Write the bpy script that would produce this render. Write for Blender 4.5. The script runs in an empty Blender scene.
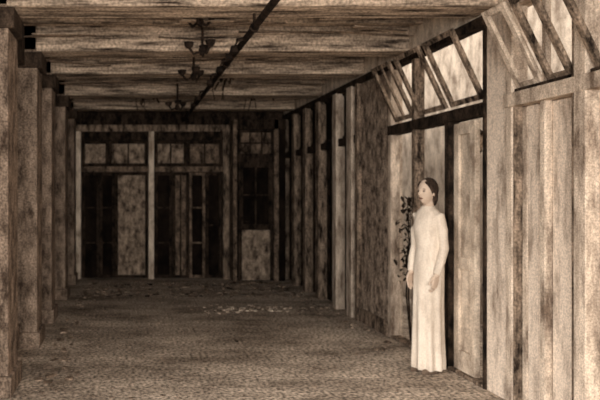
import bpy, bmesh, math, random
from mathutils import Vector, Matrix
random.seed(7)
S=bpy.context.scene
S.view_settings.view_transform='Standard'
S.view_settings.look='None'
S.view_settings.exposure=0.15

def lin(c):
    return tuple(((v/255)/12.92 if v/255<=0.04045 else ((v/255+0.055)/1.055)**2.4) for v in c)+(1,)
def desat(c,k=.2):
    m=sum(c)/3; return tuple(v+(m-v)*k for v in c)

def mat(name,dark,light,scale=(3,3,3),lo=.35,hi=.65,grain=.5,gscale=90,rough=.95,bump=.3,spec=.12):
    m=bpy.data.materials.new(name); m.use_nodes=True
    nt=m.node_tree; N=nt.nodes; L=nt.links
    b=N['Principled BSDF']; b.inputs['Roughness'].default_value=rough
    b.inputs['Specular IOR Level'].default_value=spec
    tc=N.new('ShaderNodeTexCoord'); mp=N.new('ShaderNodeMapping'); mp.inputs['Scale'].default_value=scale
    L.new(tc.outputs['Object'],mp.inputs['Vector'])
    n=N.new('ShaderNodeTexNoise'); n.inputs['Scale'].default_value=1; n.inputs['Detail'].default_value=8; n.inputs['Roughness'].default_value=.68
    L.new(mp.outputs[0],n.inputs['Vector'])
    r=N.new('ShaderNodeValToRGB'); r.color_ramp.elements[0].position=lo; r.color_ramp.elements[1].position=hi
    r.color_ramp.elements[0].color=lin(desat(dark)); r.color_ramp.elements[1].color=lin(desat(light))
    L.new(n.outputs['Fac'],r.inputs['Fac'])
    g=N.new('ShaderNodeTexNoise'); g.inputs['Scale'].default_value=gscale; g.inputs['Detail'].default_value=2
    L.new(tc.outputs['Object'],g.inputs['Vector'])
    gr=N.new('ShaderNodeMapRange'); gr.inputs['From Min'].default_value=.35; gr.inputs['From Max'].default_value=.65
    gr.inputs['To Min'].default_value=1-grain; gr.inputs['To Max'].default_value=1+grain*.5
    L.new(g.outputs['Fac'],gr.inputs['Value'])
    mx=N.new('ShaderNodeVectorMath'); mx.operation='SCALE'
    L.new(r.outputs['Color'],mx.inputs[0]); L.new(gr.outputs[0],mx.inputs['Scale'])
    L.new(mx.outputs[0],b.inputs['Base Color'])
    if bump:
        bp=N.new('ShaderNodeBump'); bp.inputs['Strength'].default_value=bump; bp.inputs['Distance'].default_value=.02
        L.new(n.outputs['Fac'],bp.inputs['Height']); L.new(bp.outputs[0],b.inputs['Normal'])
    return m

M_near=mat('pale_peeling_paint',(138,116,97),(234,212,189),(8,8,1.8),.33,.52,.25,80)
M_pale=mat('pale_plaster',(150,128,108),(238,216,190),(6,6,3),.35,.6,.25,80)
M_post=mat('weathered_white_post',(118,97,80),(228,205,180),(9,9,2.5),.35,.6,.3,90)
M_pier=mat('stained_plaster_pier',(66,52,42),(196,170,146),(14,14,9),.36,.62,.5,60)
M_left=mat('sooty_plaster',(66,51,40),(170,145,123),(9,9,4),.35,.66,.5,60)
M_leftd=mat('recess_shade_plaster',(26,18,13),(84,67,53),(9,9,4),.35,.65,.45,80)  # darker left plaster, recess shade put into its colour; brackets share it
M_ceil=mat('charred_board_ceiling',(50,38,30),(206,179,152),(1.4,14,12),.36,.60,.45,40,bump=.4)
M_beam=mat('charred_beam',(48,36,28),(214,187,159),(1.8,14,22),.36,.60,.45,40,bump=.4)
M_lath=mat('loose_lath',(40,30,23),(180,154,130),(4,20,20),.36,.64,.4,50)
M_floor=mat('dusty_floor',(104,86,70),(226,203,178),(1.1,2.2,3),.30,.66,.75,34,bump=.2)
M_dark=mat('charred_wood',(16,11,7),(82,64,50),(12,12,6),.4,.7,.45,60)
M_glass=mat('dark_void_glass',(14,9,6),(48,36,27),(5,5,3),.4,.75,.3,60,rough=.8,bump=0,spec=.05)  # opaque panes, the unlit dark of the openings is in their colour
M_pane=mat('dusty_pane',(60,46,36),(190,164,138),(9,9,6),.36,.64,.45,50,rough=.8,spec=.05)
M_back=mat('faded_back_panel',(40,30,22),(156,130,107),(10,10,5),.36,.66,.5,45)
M_mid=mat('worn_brown_panel',(38,28,21),(170,144,120),(13,13,4),.38,.64,.45,50)
M_debris=mat('rubble',(50,39,30),(175,150,127),(9,9,9),.35,.65,.4,60)
M_iron=mat('rusty_iron',(20,14,10),(66,50,39),(12,12,12),.4,.7,.3,60)
M_leaf=mat('dark_leaves',(20,14,10),(76,59,46),(12,12,12),.4,.7,.3,60)
M_dress=mat('pale_cotton_dress',(205,186,165),(236,219,198),(9,9,3),.35,.6,.1,90,bump=.15)
M_skin=mat('skin',(195,168,145),(215,190,166),(9,9,9),.3,.7,.03,100,bump=0)
M_hair=mat('dark_hair',(26,19,14),(76,59,47),(60,60,8),.35,.65,.2,90)
M_lip=mat('lips',(120,84,70),(135,96,80),(9,9,9),.3,.7,.03,100,bump=0)
M_eye=mat('eye_dark',(20,14,10),(32,22,16),(9,9,9),.3,.7,.03,100,bump=0)
M_eyew=mat('eye_white',(150,132,116),(165,148,130),(9,9,9),.3,.7,.03,100,bump=0)
M_shoe=mat('shoe_leather',(90,72,58),(130,108,90),(9,9,9),.3,.7,.1,100,bump=0)

class B:
    def __init__(s,name): s.name=name; s.bm=bmesh.new(); s.mats=[]
    def mi(s,m):
        if m not in s.mats: s.mats.append(m)
        return s.mats.index(m)
    def box(s,x0,x1,y0,y1,z0,z1,m,rot=None,piv=None):
        i=s.mi(m)
        vs=[s.bm.verts.new((x,y,z)) for x in(x0,x1) for y in(y0,y1) for z in(z0,z1)]
        for f in((0,1,3,2),(4,6,7,5),(0,4,5,1),(2,3,7,6),(0,2,6,4),(1,5,7,3)):
            fc=s.bm.faces.new([vs[k] for k in f]); fc.material_index=i
        if rot is not None:
            c=Vector(piv) if piv else Vector(((x0+x1)/2,(y0+y1)/2,(z0+z1)/2))
            bmesh.ops.rotate(s.bm,verts=vs,cent=c,matrix=rot)
        return vs
    def tube(s,pts,rad,m,n=12,flat=None):
        i=s.mi(m); pts=[Vector(p) for p in pts]; rings=[]
        if not hasattr(rad,'__len__'): rad=[rad]*len(pts)
        up=Vector((0.13,0.2,1)).normalized()
        for k,p in enumerate(pts):
            d=(pts[min(k+1,len(pts)-1)]-pts[max(k-1,0)]).normalized()
            u=d.cross(up if abs(d.dot(up))<.95 else Vector((1,0,0))).normalized(); v=d.cross(u)
            rings.append([s.bm.verts.new(p+(u*math.cos(a)+v*math.sin(a))*rad[k]) for a in [2*math.pi*j/n for j in range(n)]])
        for a,b in zip(rings,rings[1:]):
            for j in range(n):
                f=s.bm.faces.new((a[j],a[(j+1)%n],b[(j+1)%n],b[j])); f.material_index=i; f.smooth=True
        for r in(rings[0][::-1],rings[-1]):
            f=s.bm.faces.new(r); f.material_index=i
    def ell(s,c,r,m,seg=24,rot=None,fn=None):
        i=s.mi(m)
        res=bmesh.ops.create_uvsphere(s.bm,u_segments=seg,v_segments=seg*2//3,radius=1)
        vs=res['verts']
        for v in vs:
            p=Vector((v.co.x*r[0],v.co.y*r[1],v.co.z*r[2]))
            if fn: p=fn(p)
            if rot is not None: p=rot@p
            v.co=p+Vector(c)
        for v in vs:
            for f in v.link_faces: f.material_index=i; f.smooth=True
    def loft(s,rings,m):
        i=s.mi(m); R=[[s.bm.verts.new(p) for p in r] for r in rings]; n=len(R[0])
        for a,b in zip(R,R[1:]):
            for j in range(n):
                f=s.bm.faces.new((a[j],a[(j+1)%n],b[(j+1)%n],b[j])); f.material_index=i; f.smooth=True
        s.bm.faces.new(R[0][::-1]).material_index=i; s.bm.faces.new(R[-1]).material_index=i
    def done(s,parent=None,bevel=0,remesh=0,smooth=0):
        bmesh.ops.recalc_face_normals(s.bm,faces=s.bm.faces)
        me=bpy.data.meshes.new(s.name); s.bm.to_mesh(me); s.bm.free()
        for m in s.mats: me.materials.append(m)
        o=bpy.data.objects.new(s.name,me); S.collection.objects.link(o)
        if bevel:
            b=o.modifiers.new('bevel','BEVEL'); b.width=bevel; b.segments=2; b.limit_method='ANGLE'
        if remesh:
            r=o.modifiers.new('remesh','REMESH'); r.mode='VOXEL'; r.voxel_size=remesh; r.use_smooth_shade=True
        if smooth:
            q=o.modifiers.new('smooth','SMOOTH'); q.factor=.5; q.iterations=smooth
        if parent: o.parent=parent
        return o

XL=-.91; XR=2.82; YB=10.9; HC=3.25
# ---------- shell
b=B('floor'); b.box(-1.35,XR+.12,-3,YB+.2,-.1,0,M_floor); b.done()
b=B('ceiling'); b.box(-1.35,XR+.12,.8,YB+.2,HC,HC+.15,M_ceil); b.done()
b=B('ground'); b.box(-14,14,-14,18,-.35,-.12,M_floor); b.done()
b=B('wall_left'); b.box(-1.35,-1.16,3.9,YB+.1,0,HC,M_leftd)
pil=[(4.55,4.96),(6.0,6.35),(7.15,7.5),(8.7,9.1),(10.15,10.5)]
for a,c in pil:
    b.box(-1.17,XL,a,c,0,HC,M_left)
    b.box(-1.17,XL+.03,a-.03,c+.03,0,.16,M_left)
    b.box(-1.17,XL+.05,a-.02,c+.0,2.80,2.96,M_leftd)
for (a,c),(d,e) in zip(pil,pil[1:]):
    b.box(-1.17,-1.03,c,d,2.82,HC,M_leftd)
    b.box(-1.17,-1.08,c,d,0,.25,M_left)
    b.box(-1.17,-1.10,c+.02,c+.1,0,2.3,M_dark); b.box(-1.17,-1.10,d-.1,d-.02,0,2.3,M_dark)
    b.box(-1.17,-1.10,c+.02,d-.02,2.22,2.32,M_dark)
b.done(bevel=.01)
b=B('baseboard_right'); b.box(XR-.02,XR,6.5,7.25,0,.16,M_mid); b.done()

# ---------- beams and laths
for i,(a,c) in enumerate(pil):
    b=B('trim_%d'%(i+1)); b.box(-1.16,XR,a,c-.08,2.97,HC,M_beam); b.done(bevel=.015)
b=B('ceiling_laths')
y=2.2
while y<10.8:
    if not any(a-.08<y<c+.02 for a,c in pil):
        b.box(-1.1,XR-.01,y,y+.09,HC-.08-random.random()*.04,HC,M_beam)
    y+=.27
for k in range(210):
    y=random.uniform(4.2,10.8); x=random.uniform(-.8,2.5); l=random.uniform(.1,.55)
    z=HC-.13-random.random()*.07
    if any(a-.1<y<c+.05 for a,c in pil): continue
    b.box(x-l,min(x+l,2.8),y,y+random.uniform(.02,.07),z,z+.01,random.choice([M_lath,M_beam,M_ceil,M_lath]),
      rot=Matrix.Rotation(random.uniform(-.05,.05),3,'Y')@Matrix.Rotation(random.uniform(-.2,.2),3,'Z'))
b.done()

# ---------- right wall
T=.14
b=B('wall_right')
b.box(XR,XR+T,-1.5,YB,2.92,HC,M_pale)
b.box(XR,XR+T,4.45,4.72,0,2.92,M_near)
b.box(XR,XR+T,6.5,7.25,0,2.92,M_pier)
b.box(XR+.005,XR+T+.01,6.485,6.5,0,2.9,M_pale)
b.box(XR,XR+T,-1.5,2.35,0,2.92,M_near)
b.done(bevel=.008)
b=B('trim_6'); b.box(XR-.03,XR+.06,4.72,YB,2.87,2.95,M_dark); b.done()

def door(name,y0,y1,mf,mp,x=XR+.03,split=.9,zt=2.18,mull=True,handle=True):
    b=B(name); s=.075; t=.045
    b.box(x,x+t,y0,y0+s,.01,zt,mf); b.box(x,x+t,y1-s,y1,.01,zt,mf)
    b.box(x,x+t,y0+s,y1-s,.01,.2,mf); b.box(x,x+t,y0+s,y1-s,zt-.1,zt,mf)
    b.box(x,x+t,y0+s,y1-s,split,split+.1,mf)
    b.box(x+.02,x+.03,y0+s,y1-s,.2,zt-.1,mp)
    if mull:
        c=(y0+y1)/2; b.box(x+.008,x+t-.008,c-.012,c+.012,split+.1,zt-.1,mf)
        for z in (split+.1+(zt-.2-split)/3*k for k in(1,2)):
            b.box(x+.008,x+t-.008,y0+s,y1-s,z-.012,z+.012,mf)
    if handle: b.tube([(x-.0,y0+.04,1.02),(x-.04,y0+.04,1.02),(x-.04,y0+.08,1.02)],.008,M_iron,8)
    return b.done(bevel=.004)
def boards(name,y0,y1,x=XR+.04,zt=2.18):
    b=B(name); y=y0
    while y<y1-.03:
        w=min(random.uniform(.07,.12),y1-y); dx=random.uniform(0,.01)
        b.box(x+dx,x+.03+dx,y,y+w-.003,random.uniform(.01,.05),zt-random.uniform(0,.02),random.choice([M_near,M_near,M_post]))
        y+=w
    b.box(x+.03,x+.04,y0,y1,.02,zt-.03,M_near)
    for z in(.25,1.05,1.9): b.box(x+.04,x+.08,y0,y1,z,z+.1,M_mid)
    return b.done(bevel=.003)
def hopper(name,y0,y1,tilt=24,m=M_post,n=0,L=.62,z0=2.3):
    b=B(name); x=XR+.02; s=.045; t=.03
    R=Matrix.Rotation(math.radians(-tilt),3,'Y'); pv=(x,y0,z0)
    b.box(x,x+t,y0,y0+s,z0,z0+L,m,R,pv); b.box(x,x+t,y1-s,y1,z0,z0+L,m,R,pv)
    b.box(x,x+t,y0+s,y1-s,z0,z0+s,m,R,pv); b.box(x,x+t,y0+s,y1-s,z0+L-s,z0+L,m,R,pv)
    for k in range(n):
        c=y0+(y1-y0)*(k+1)/(n+1); b.box(x+.005,x+t-.005,c-.015,c+.015,z0+s,z0+L-s,m,R,pv)
    return b.done(bevel=.003)

b=B('trim_7')
b.box(XR-.035,XR+.1,2.35,4.45,2.18,2.28,M_post)
b.box(XR-.0,XR+.08,2.35,4.45,2.28,2.31,M_dark)
b.box(XR-.03,XR+.1,3.66,3.76,0,2.92,M_post); b.box(XR-.02,XR+.1,3.76,3.79,0,2.92,M_mid)
b.box(XR-.01,XR+.1,2.35,2.43,0,2.92,M_post)
b.box(XR-.02,XR+.1,4.38,4.45,0,2.92,M_post); b.box(XR-.01,XR+.08,4.36,4.38,0,2.18,M_mid)
b.box(XR-.0,XR+.06,4.06,4.11,0,2.18,M_post)
b.box(XR+.02,XR+.06,4.08,4.12,2.29,2.92,M_post)
b.done(bevel=.006)
boards('door_1',3.80,4.055); boards('door_2',4.115,4.355)
boards('door_3',2.44,3.05); boards('door_4',3.06,3.65)
hopper('window_1',3.83,4.06,26,M_mid,0); hopper('window_2',4.12,4.37,26,M_post,0)
hopper('window_25',3.1,3.64,26,M_mid,1)
b=B('trim_8')
b.box(XR-.02,XR+.1,4.72,6.485,2.17,2.27,M_dark)
b.box(XR-.01,XR+.09,5.26,5.33,0,2.17,M_dark)
b.box(XR-.01,XR+.09,5.88,5.95,0,2.9,M_mid)
b.box(XR-.01,XR+.09,4.72,4.76,0,2.9,M_dark)
b.box(XR-.01,XR+.09,6.42,6.485,0,2.9,M_post)
b.box(XR-.01,XR+.1,4.77,6.42,0,.03,M_mid)
b.done(bevel=.006)
hopper('window_3',4.8,5.28,25,M_mid,0)
hopper('window_4',5.36,5.86,25,M_mid,0)
hopper('window_5',5.97,6.38,25,M_mid,1)
door('door_5',4.93,5.25,M_pale,M_pale,mull=False,zt=2.15,handle=False)

b=B('trim_9')
posts=[(7.25,7.33),(7.45,7.62),(8.0,8.14),(8.72,8.88),(9.38,9.52),(10.02,10.16),(10.75,10.9)]
for k,(a,c) in enumerate(posts): b.box(XR-.05,XR+.1,a,c,0,2.88,M_post if k in(1,2) else M_mid)
b.box(XR-.02,XR+.1,7.33,10.75,2.17,2.27,M_dark)
b.done(bevel=.006)
k=6
for (a,c),(d,e) in zip(posts,posts[1:]):
    if d-c<.2:
        b=B('window_%d'%k); b.box(XR+.05,XR+.08,c,d,0,2.88,M_glass); b.box(XR+.03,XR+.06,c,d,.8,.88,M_dark); b.done(); k+=1; continue
    door('door_%d'%k,c+.005,d-.005,M_dark,M_glass,x=XR+.07)
    w=B('window_%d'%k); w.box(XR+.06,XR+.07,c,d,2.27,2.88,M_glass); w.box(XR+.04,XR+.08,(c+d)/2-.015,(c+d)/2+.015,2.27,2.88,M_dark)
    w.box(XR+.04,XR+.08,c,d,2.27,2.31,M_dark); w.box(XR+.04,XR+.08,c,d,2.84,2.88,M_dark); w.done(); k+=1

# ---------- back wall
b=B('wall_back'); b.box(-1.35,XR+T,YB+.06,YB+.25,0,HC,M_dark); b.done()
b=B('trim_10')
b.box(-1.16,XR,YB-.08,YB+.06,2.66,2.78,M_mid)
b.box(-1.16,XR,YB-.03,YB+.06,2.78,HC,M_dark)
for x0,x1,m in((-.96,-.85,M_pale),(.37,.47,M_pale),(1.71,1.83,M_mid)): b.box(x0,x1,YB-.1,YB+.06,0,2.66,m)
b.box(-.84,1.71,YB-.06,YB+.05,1.93,2.03,M_back)
b.box(-.84,1.71,YB-.04,YB+.05,2.5,2.66,M_dark)
b.done(bevel=.006)
def backpane(name,x0,x1,z0,z1,mf,mp,vs=0,hs=0,y=YB-.02,s=.05):
    b=B(name); t=.05
    b.box(x0,x0+s,y,y+t,z0,z1,mf); b.box(x1-s,x1,y,y+t,z0,z1,mf)
    b.box(x0+s,x1-s,y,y+t,z0,z0+s,mf); b.box(x0+s,x1-s,y,y+t,z1-s,z1,mf)
    b.box(x0+s,x1-s,y+.02,y+.03,z0+s,z1-s,mp)
    for k in range(vs):
        c=x0+(x1-x0)*(k+1)/(vs+1); b.box(c-.014,c+.014,y+.005,y+.04,z0+s,z1-s,mf)
    for k in range(hs):
        c=z0+(z1-z0)*(k+1)/(hs+1); b.box(x0+s,x1-s,y+.006,y+.041,c-.014,c+.014,mf)
    return b.done(bevel=.003)
backpane('window_20',-.83,-.36,2.04,2.49,M_dark,M_pane); backpane('window_21',-.34,.35,2.04,2.49,M_dark,M_pane,1)
backpane('window_22',.49,1.06,2.04,2.49,M_dark,M_pane,1); backpane('window_23',1.08,1.7,2.04,2.49,M_dark,M_back,1)
backpane('door_20',-.83,-.52,.01,1.92,M_dark,M_glass,0,2); backpane('door_26',-.51,-.24,.01,1.92,M_dark,M_glass,0,2)
backpane('door_21',-.23,.36,.01,1.92,M_dark,M_pane,0,0)
backpane('door_22',.49,.80,.01,1.92,M_dark,M_glass,0,2); backpane('door_23',.81,1.10,.01,1.92,M_dark,M_back,1,0)
backpane('door_24',1.11,1.4,.01,1.92,M_back,M_glass,0,2); backpane('door_27',1.41,1.7,.01,1.92,M_dark,M_glass,0,1)
b=B('trim_11'); y0=10.5
b.box(1.84,1.91,y0,YB-.1,0,2.84,M_back); b.box(2.56,2.64,y0,y0+.1,0,2.84,M_back); b.box(2.64,2.77,y0+.04,y0+.09,0,2.84,M_glass)
b.box(1.91,2.56,y0,y0+.1,2.1,2.2,M_dark); b.box(1.91,2.77,y0,y0+.1,2.66,2.84,M_dark); b.done(bevel=.006)
backpane('window_24',1.94,2.55,2.2,2.65,M_dark,M_back,2,1,y=y0+.02,s=.04)
b=B('door_25'); y=y0+.03
b.box(1.94,2.02,y,y+.05,.01,2.1,M_dark); b.box(2.47,2.55,y,y+.05,.01,2.1,M_dark); b.box(2.02,2.47,y,y+.05,2.0,2.1,M_dark)
b.box(2.02,2.47,y,y+.05,.9,1.0,M_dark); b.box(2.02,2.47,y+.02,y+.03,1.0,2.0,M_glass)
b.box(2.0,2.49,y-.01,y+.03,.02,.9,M_pane); b.box(2.23,2.26,y+.01,y+.04,1.0,2.0,M_dark)
b.box(2.02,2.47,y+.01,y+.04,1.5,1.53,M_dark); b.tube([(2.05,y-.01,1.05),(2.05,y-.06,1.05),(2.11,y-.06,1.05)],.01,M_iron,8); b.done(bevel=.004)

# ---------- ceiling pipe and broken lamps
b=B('sprinkler_pipe')
b.tube([(1.0,.8,2.86),(1.0,4,2.86),(1.0,10.8,2.86)],.028,M_iron)
for y in(4.75,6.1,7.25,8.8,10.25):
    b.tube([(1.0,y,2.86),(1.0,y,2.97)],.012,M_iron,8); b.tube([(1.0,y-.02,2.86),(1.0,y+.02,2.86)],.038,M_iron)
for y in(5.1,5.35,5.9,6.6,7.7,8.3):
    b.tube([(1.0,y,2.86),(.93,y,2.85),(.90,y,2.77)],[.018,.016,.016],M_iron,8); b.tube([(.90,y,2.79),(.90,y,2.74)],[.03,.04],M_iron,10)
b.done()
def lamp(name,x,y,zt,drop,k):
    b=B(name); zb=zt-drop
    b.tube([(x,y,zt),(x,y,zt-.03)],[.07,.06],M_iron,14)
    b.tube([(x,y,zt),(x+.015,y,zt-drop*.5),(x+.01,y,zb)],.014,M_iron,8)
    for a in range(3):
        an=k+a*2.1; dx=math.cos(an)*.12; dy=math.sin(an)*.12
        b.tube([(x+.01,y,zb),(x+dx*.6,y+dy*.6,zb-.03),(x+dx,y+dy,zb+.03)],.013,M_iron,8)
        b.tube([(x+dx,y+dy,zb+.02),(x+dx,y+dy,zb+.04),(x+dx,y+dy,zb+.08)],[.018,.04,.05],M_iron,12)
    b.ell((x+.01,y,zb),(.035,.035,.045),M_iron,12)
    b.done()
lamp('ceiling_lamp',.62,5.25,HC,.2,.3); lamp('ceiling_lamp.001',.70,5.75,HC,.34,1.2)
lamp('ceiling_lamp.002',.72,6.7,HC,.4,.7); lamp('ceiling_lamp.003',.68,8.4,HC,.5,2.7)
for q,(x,y,n) in enumerate([(1.3,8.2,7),(1.9,9.2,7),(.3,9.5,5)]):
    b=B('hanging_lath_wreckage' if q==0 else 'hanging_lath_wreckage.%03d'%q)
    for k in range(n):
        px=x+random.gauss(0,.08); py=y+random.gauss(0,.1); L=random.uniform(.1,.26)
        b.box(px-.014,px+.014,py-.006,py+.006,HC-.08-L,HC-.02,random.choice([M_dark,M_iron,M_lath]),
              Matrix.Rotation(random.uniform(-.6,.6),3,'Y')@Matrix.Rotation(random.uniform(-.5,.5),3,'X'),(px,py,HC-.02))
    for k in range(3):
        px=x+random.gauss(0,.06); py=y+random.gauss(0,.1)
        b.tube([(px,py,HC),(px+random.gauss(0,.03),py,HC-.15),(px+random.gauss(0,.04),py,HC-.28),(px+random.gauss(0,.05),py,HC-.42)],.007,M_iron,6)
    b.done()

# ---------- exterior on the right
b=B('wall_exterior'); b.box(4.5,4.7,2,16,-.12,5.2,M_pale); b.box(4.46,4.5,2,16,-.12,.4,M_post); b.done()
b=B('wall_lantern'); x,y,z=3.08,5.3,2.02
b.tube([(XR+.1,y,z+.12),(x-.05,y,z+.16),(x,y,z+.1)],.008,M_iron,8)
b.tube([(x,y,z+.11),(x,y,z+.05),(x,y,z+.04)],[.01,.07,.065],M_iron,6); b.tube([(x,y,z+.04),(x,y,z-.1)],[.055,.04],M_pane,6); b.tube([(x,y,z-.1),(x,y,z-.13)],[.045,.02],M_iron,6); b.done()
b=B('climbing_vine')
for j in range(2):
    b.tube([(2.9+.02*j,6.2+.06*j-.06,.03),(2.88,6.16+.05*j,.5),(2.92,6.2+.03*j,.95),(2.89,6.14+.06*j,1.45)],[.008,.008,.006,.004],M_leaf,6)
i=b.mi(M_leaf)
for k in range(200):
    z=random.uniform(.62,1.5); c=Vector((2.9+random.gauss(0,.05),6.18+random.gauss(0,.07),z))
    R=Matrix.Rotation(random.uniform(0,6.3),3,'Z')@Matrix.Rotation(random.uniform(-1.2,1.2),3,'X'); s=random.uniform(.02,.045)
    vs=[b.bm.verts.new(c+R@Vector(p)*s) for p in((0,-1,0),(.5,-.2,.12),(.35,.5,.05),(0,1.2,-.15),(-.35,.5,.05),(-.5,-.2,.12))]
    b.bm.faces.new(vs).material_index=i
b.done()

# ---------- floor debris, some coloured to stand for light and shade
b=B('debris_light_and_shade')
def chunk(x,y,s,m):
    R=Matrix.Rotation(random.uniform(0,3),3,'Z')
    a,c,h=s*random.uniform(.5,1.4),s*random.uniform(.4,1),s*random.uniform(.2,.6)
    vs=b.box(x-a,x+a,y-c,y+c,0,h*1.2,m,R)
    for v in vs: v.co+=Vector((random.uniform(-.3,.3)*s,random.uniform(-.3,.3)*s,0))
for k in range(380):
    y=random.uniform(8.9,10.4); x=random.uniform(-.7,2.6); chunk(x,y,random.uniform(.012,.04),random.choice([M_dark,M_mid,M_back,M_back,M_debris]))  # clutter, mostly dark colours that paint in the shade at the far end
for k in range(150):
    y=random.uniform(4.3,10); x=random.choice([-.75+abs(random.gauss(0,.12)),2.7-abs(random.gauss(0,.15))])
    if x>2.3 and y<5.8: continue
    chunk(x,y,random.uniform(.008,.035),random.choice([M_debris,M_back,M_debris]))
for k in range(300):
    chunk(random.uniform(-.6,2.3),random.uniform(3.6,8.8),random.uniform(.005,.016),random.choice([M_debris,M_back,M_debris]))
for k in range(90):
    chunk(random.gauss(1.65,.35),random.gauss(8.0,.14),random.uniform(.01,.03),random.choice([M_pale,M_post,M_debris]))  # pale chips stand for the patch of light from the far doors
b.done()

# ---------- woman
W=bpy.data.objects.new('woman',None); S.collection.objects.link(W)
b=B('dress'); n=64
prof=[(.03,.138,.142,0),(.08,.14,.144,0),(.3,.134,.136,0),(.55,.132,.128,0),(.78,.138,.126,.005),(.9,.14,.12,.01),(1.0,.125,.1,.0),(1.06,.112,.092,0),(1.15,.12,.1,-.005),(1.23,.126,.112,-.012),(1.3,.132,.098,-.005),(1.35,.13,.08,0),(1.38,.11,.068,.0),(1.405,.072,.058,.0),(1.425,.053,.053,0)]
rings=[]
for z,rx,ry,cy in prof:
    f=max(0,(1.0-z))*.13
    rings.append([(rx*math.cos(a)*(1+f*math.cos(9*a+z*1.5)),cy+ry*math.sin(a)*(1+f*math.cos(9*a+z*1.5)),z) for a in[2*math.pi*j/n for j in range(n)]])
b.loft(rings,M_dress)
arms={}
for s in(-1,1):
    sh=(s*.12,.0,1.335); el=(s*.162,.02,1.07); wr=(s*.145,-.06,.85)
    b.tube([(s*.08,0,1.33),sh,(s*.15,.01,1.22),el,(s*.16,-.02,.97),wr],[.048,.052,.047,.041,.039,.033],M_dress,16)
    arms[s]=wr
b.done(W,remesh=.008,smooth=3)
hc=Vector((0,-.015,1.545))
def headfn(p):
    x,y,z=p
    if z<0:
        k=1-.32*min(1,(-z/.112))**1.6; x*=k
        if y>0: y*=1-.35*min(1,-z/.1)
    g=lambda cx,cz,sx,sz: math.exp(-((x-cx)/sx)**2-((z-cz)/sz)**2)
    if y<0:
        y-=.024*g(0,-.022,.011,.014)+.012*g(0,-.002,.009,.022)
        y+=.013*(g(.029,.004,.016,.011)+g(-.029,.004,.016,.011))
        y-=.005*g(0,.026,.045,.01)
        y-=.008*g(0,-.055,.02,.009)
        y-=.012*g(0,-.09,.022,.016)
        y-=.004*(g(.038,-.025,.018,.018)+g(-.038,-.025,.018,.018))
    return Vector((x,y,z))
b=B('skin')
b.ell(hc,(.071,.09,.112),M_skin,64,fn=headfn)
for s in(-1,1):
    b.ell(hc+Vector((s*.072,.012,-.008)),(.009,.018,.03),M_skin,16)
b.tube([(0,.015,1.36),(0,.012,1.42),(0,.005,1.5)],[.06,.047,.046],M_skin,20)
for s,wr in arms.items():
    w=Vector(wr); d=Vector((-s*.05,-.25,-.95)).normalized(); side=Vector((0,-1,0)); side=(side-d*side.dot(d)).normalized(); nrm=Vector((-s,0,0))
    nrm=(nrm-d*nrm.dot(d)-side*nrm.dot(side)).normalized()
    b.tube([w-d*.06,w,w+d*.02],[.027,.025,.024],M_skin,14)
    for q in(-.024,-.008,.008,.024): b.tube([w+d*.0+side*q*.5,w+d*.04+side*q,w+d*.088+side*q*1.1],[.014,.015,.011],M_skin,10)
    for q,l in((-.027,.055),(-.009,.072),(.009,.078),(.027,.068)):
        p=w+d*.085+side*q
        b.tube([p,p+d*l*.42+nrm*.004,p+d*l*.75+nrm*.016,p+d*l*.95+nrm*.028],[.0095,.009,.008,.0065],M_skin,10)
    p=w+d*.025+side*.022
    b.tube([p,p+d*.03+side*.022+nrm*.006,p+d*.06+side*.03+nrm*.014,p+d*.08+side*.03+nrm*.02],[.014,.012,.010,.0075],M_skin,10)
for s in(-1,1):
    b.tube([(s*.068,.01,.5),(s*.065,.012,.3),(s*.062,.015,.12),(s*.062,.015,.05)],[.055,.05,.034,.036],M_skin,16)
b.done(W,remesh=.0035,smooth=2)
b=B('face_features')
for s in(-1,1):
    e=hc+Vector((s*.029,-.0735,.004)); b.ell(e,(.0125,.008,.006),M_eyew,14); b.ell(e+Vector((0,-.0055,0)),(.0058,.0035,.0056),M_eye,12)
    b.tube([hc+Vector((s*.013,-.084,.019)),hc+Vector((s*.03,-.082,.025)),hc+Vector((s*.046,-.069,.019))],[.002,.003,.0015],M_hair,8)
    b.tube([hc+Vector((s*.016,-.077,.008)),hc+Vector((s*.029,-.081,.0115)),hc+Vector((s*.042,-.073,.007))],.0018,M_hair,8)
b.tube([hc+Vector((-.021,-.078,-.056)),hc+Vector((-.008,-.0865,-.0525)),hc+Vector((.008,-.0865,-.0525)),hc+Vector((.021,-.078,-.056))],[.002,.0045,.0045,.002],M_lip,8)
b.tube([hc+Vector((-.018,-.077,-.059)),hc+Vector((0,-.087,-.061)),hc+Vector((.018,-.077,-.059))],[.002,.005,.002],M_lip,8)
b.done(W)
b=B('hair')
b.ell(hc+Vector((0,.024,.022)),(.082,.096,.102),M_hair,40)
b.ell(hc+Vector((0,.055,-.05)),(.07,.05,.085),M_hair,30)
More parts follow.
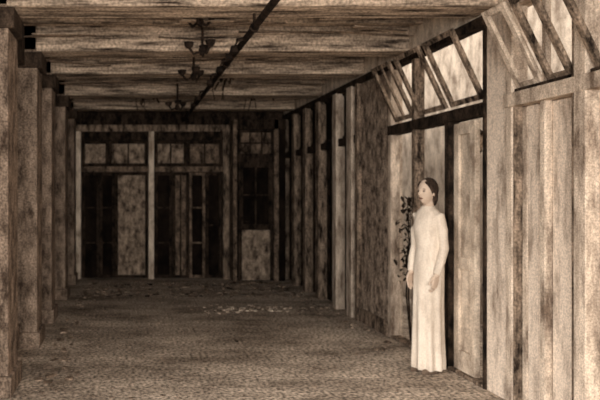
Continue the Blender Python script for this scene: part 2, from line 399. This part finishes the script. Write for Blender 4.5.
for s in(-1,1): b.tube([hc+Vector((s*.03,-.06,.088)),hc+Vector((s*.064,-.032,.055)),hc+Vector((s*.074,.012,.0)),hc+Vector((s*.064,.04,-.06)),hc+Vector((s*.045,.05,-.11))],[.009,.014,.016,.016,.01],M_hair,12)
b.done(W,remesh=.005,smooth=3)
b=B('shoes')
for s in(-1,1):
    x=s*.062
    b.loft([[(x+rx*math.cos(a),cy+ry*math.sin(a),z) for a in[2*math.pi*j/28 for j in range(28)]] for z,rx,ry,cy in((0,.036,.115,-.04),(.012,.04,.122,-.04),(.03,.039,.118,-.038),(.055,.036,.075,-.005),(.085,.034,.045,.015))],M_shoe)
b.done(W,remesh=.005,smooth=2)
W.location=(2.61,5.22,0); W.rotation_euler=(0,0,math.radians(-66)); W.scale=(.9,.9,1.01)

# ---------- light
w=bpy.data.worlds.new('World'); S.world=w; w.use_nodes=True
bg=w.node_tree.nodes['Background']; bg.inputs[0].default_value=(1,.94,.88,1); bg.inputs[1].default_value=1.6
sd=bpy.data.lights.new('sun','SUN'); sd.energy=1.5; sd.color=(1,.95,.89); sd.angle=math.radians(30)
so=bpy.data.objects.new('sun',sd); S.collection.objects.link(so)
so.rotation_euler=Vector((3.7,2.0,-1.9)).to_track_quat('-Z','Y').to_euler(); so.location=(-8,-4,6)
ad=bpy.data.lights.new('added_fill_lamp','AREA'); ad.shape='RECTANGLE'; ad.size=3; ad.size_y=1.8; ad.energy=260; ad.color=(1,.95,.89)  # fill lamp added behind the camera to brighten the corridor
ao=bpy.data.objects.new('added_fill_lamp',ad); S.collection.objects.link(ao)
ao.location=(.4,-1.3,1.9); ao.rotation_euler=Vector((-.04,1,.0)).to_track_quat('-Z','Y').to_euler()

cd=bpy.data.cameras.new('camera'); co=bpy.data.objects.new('camera',cd); S.collection.objects.link(co)
co.location=(0,0,1.55); co.rotation_euler=(math.pi/2,0,0); cd.lens=36; cd.sensor_width=36; cd.shift_x=172/600; cd.shift_y=-7/600; cd.clip_start=.05
cd.dof.use_dof=True; cd.dof.focus_distance=2.6; cd.dof.aperture_fstop=3.4
S.camera=co
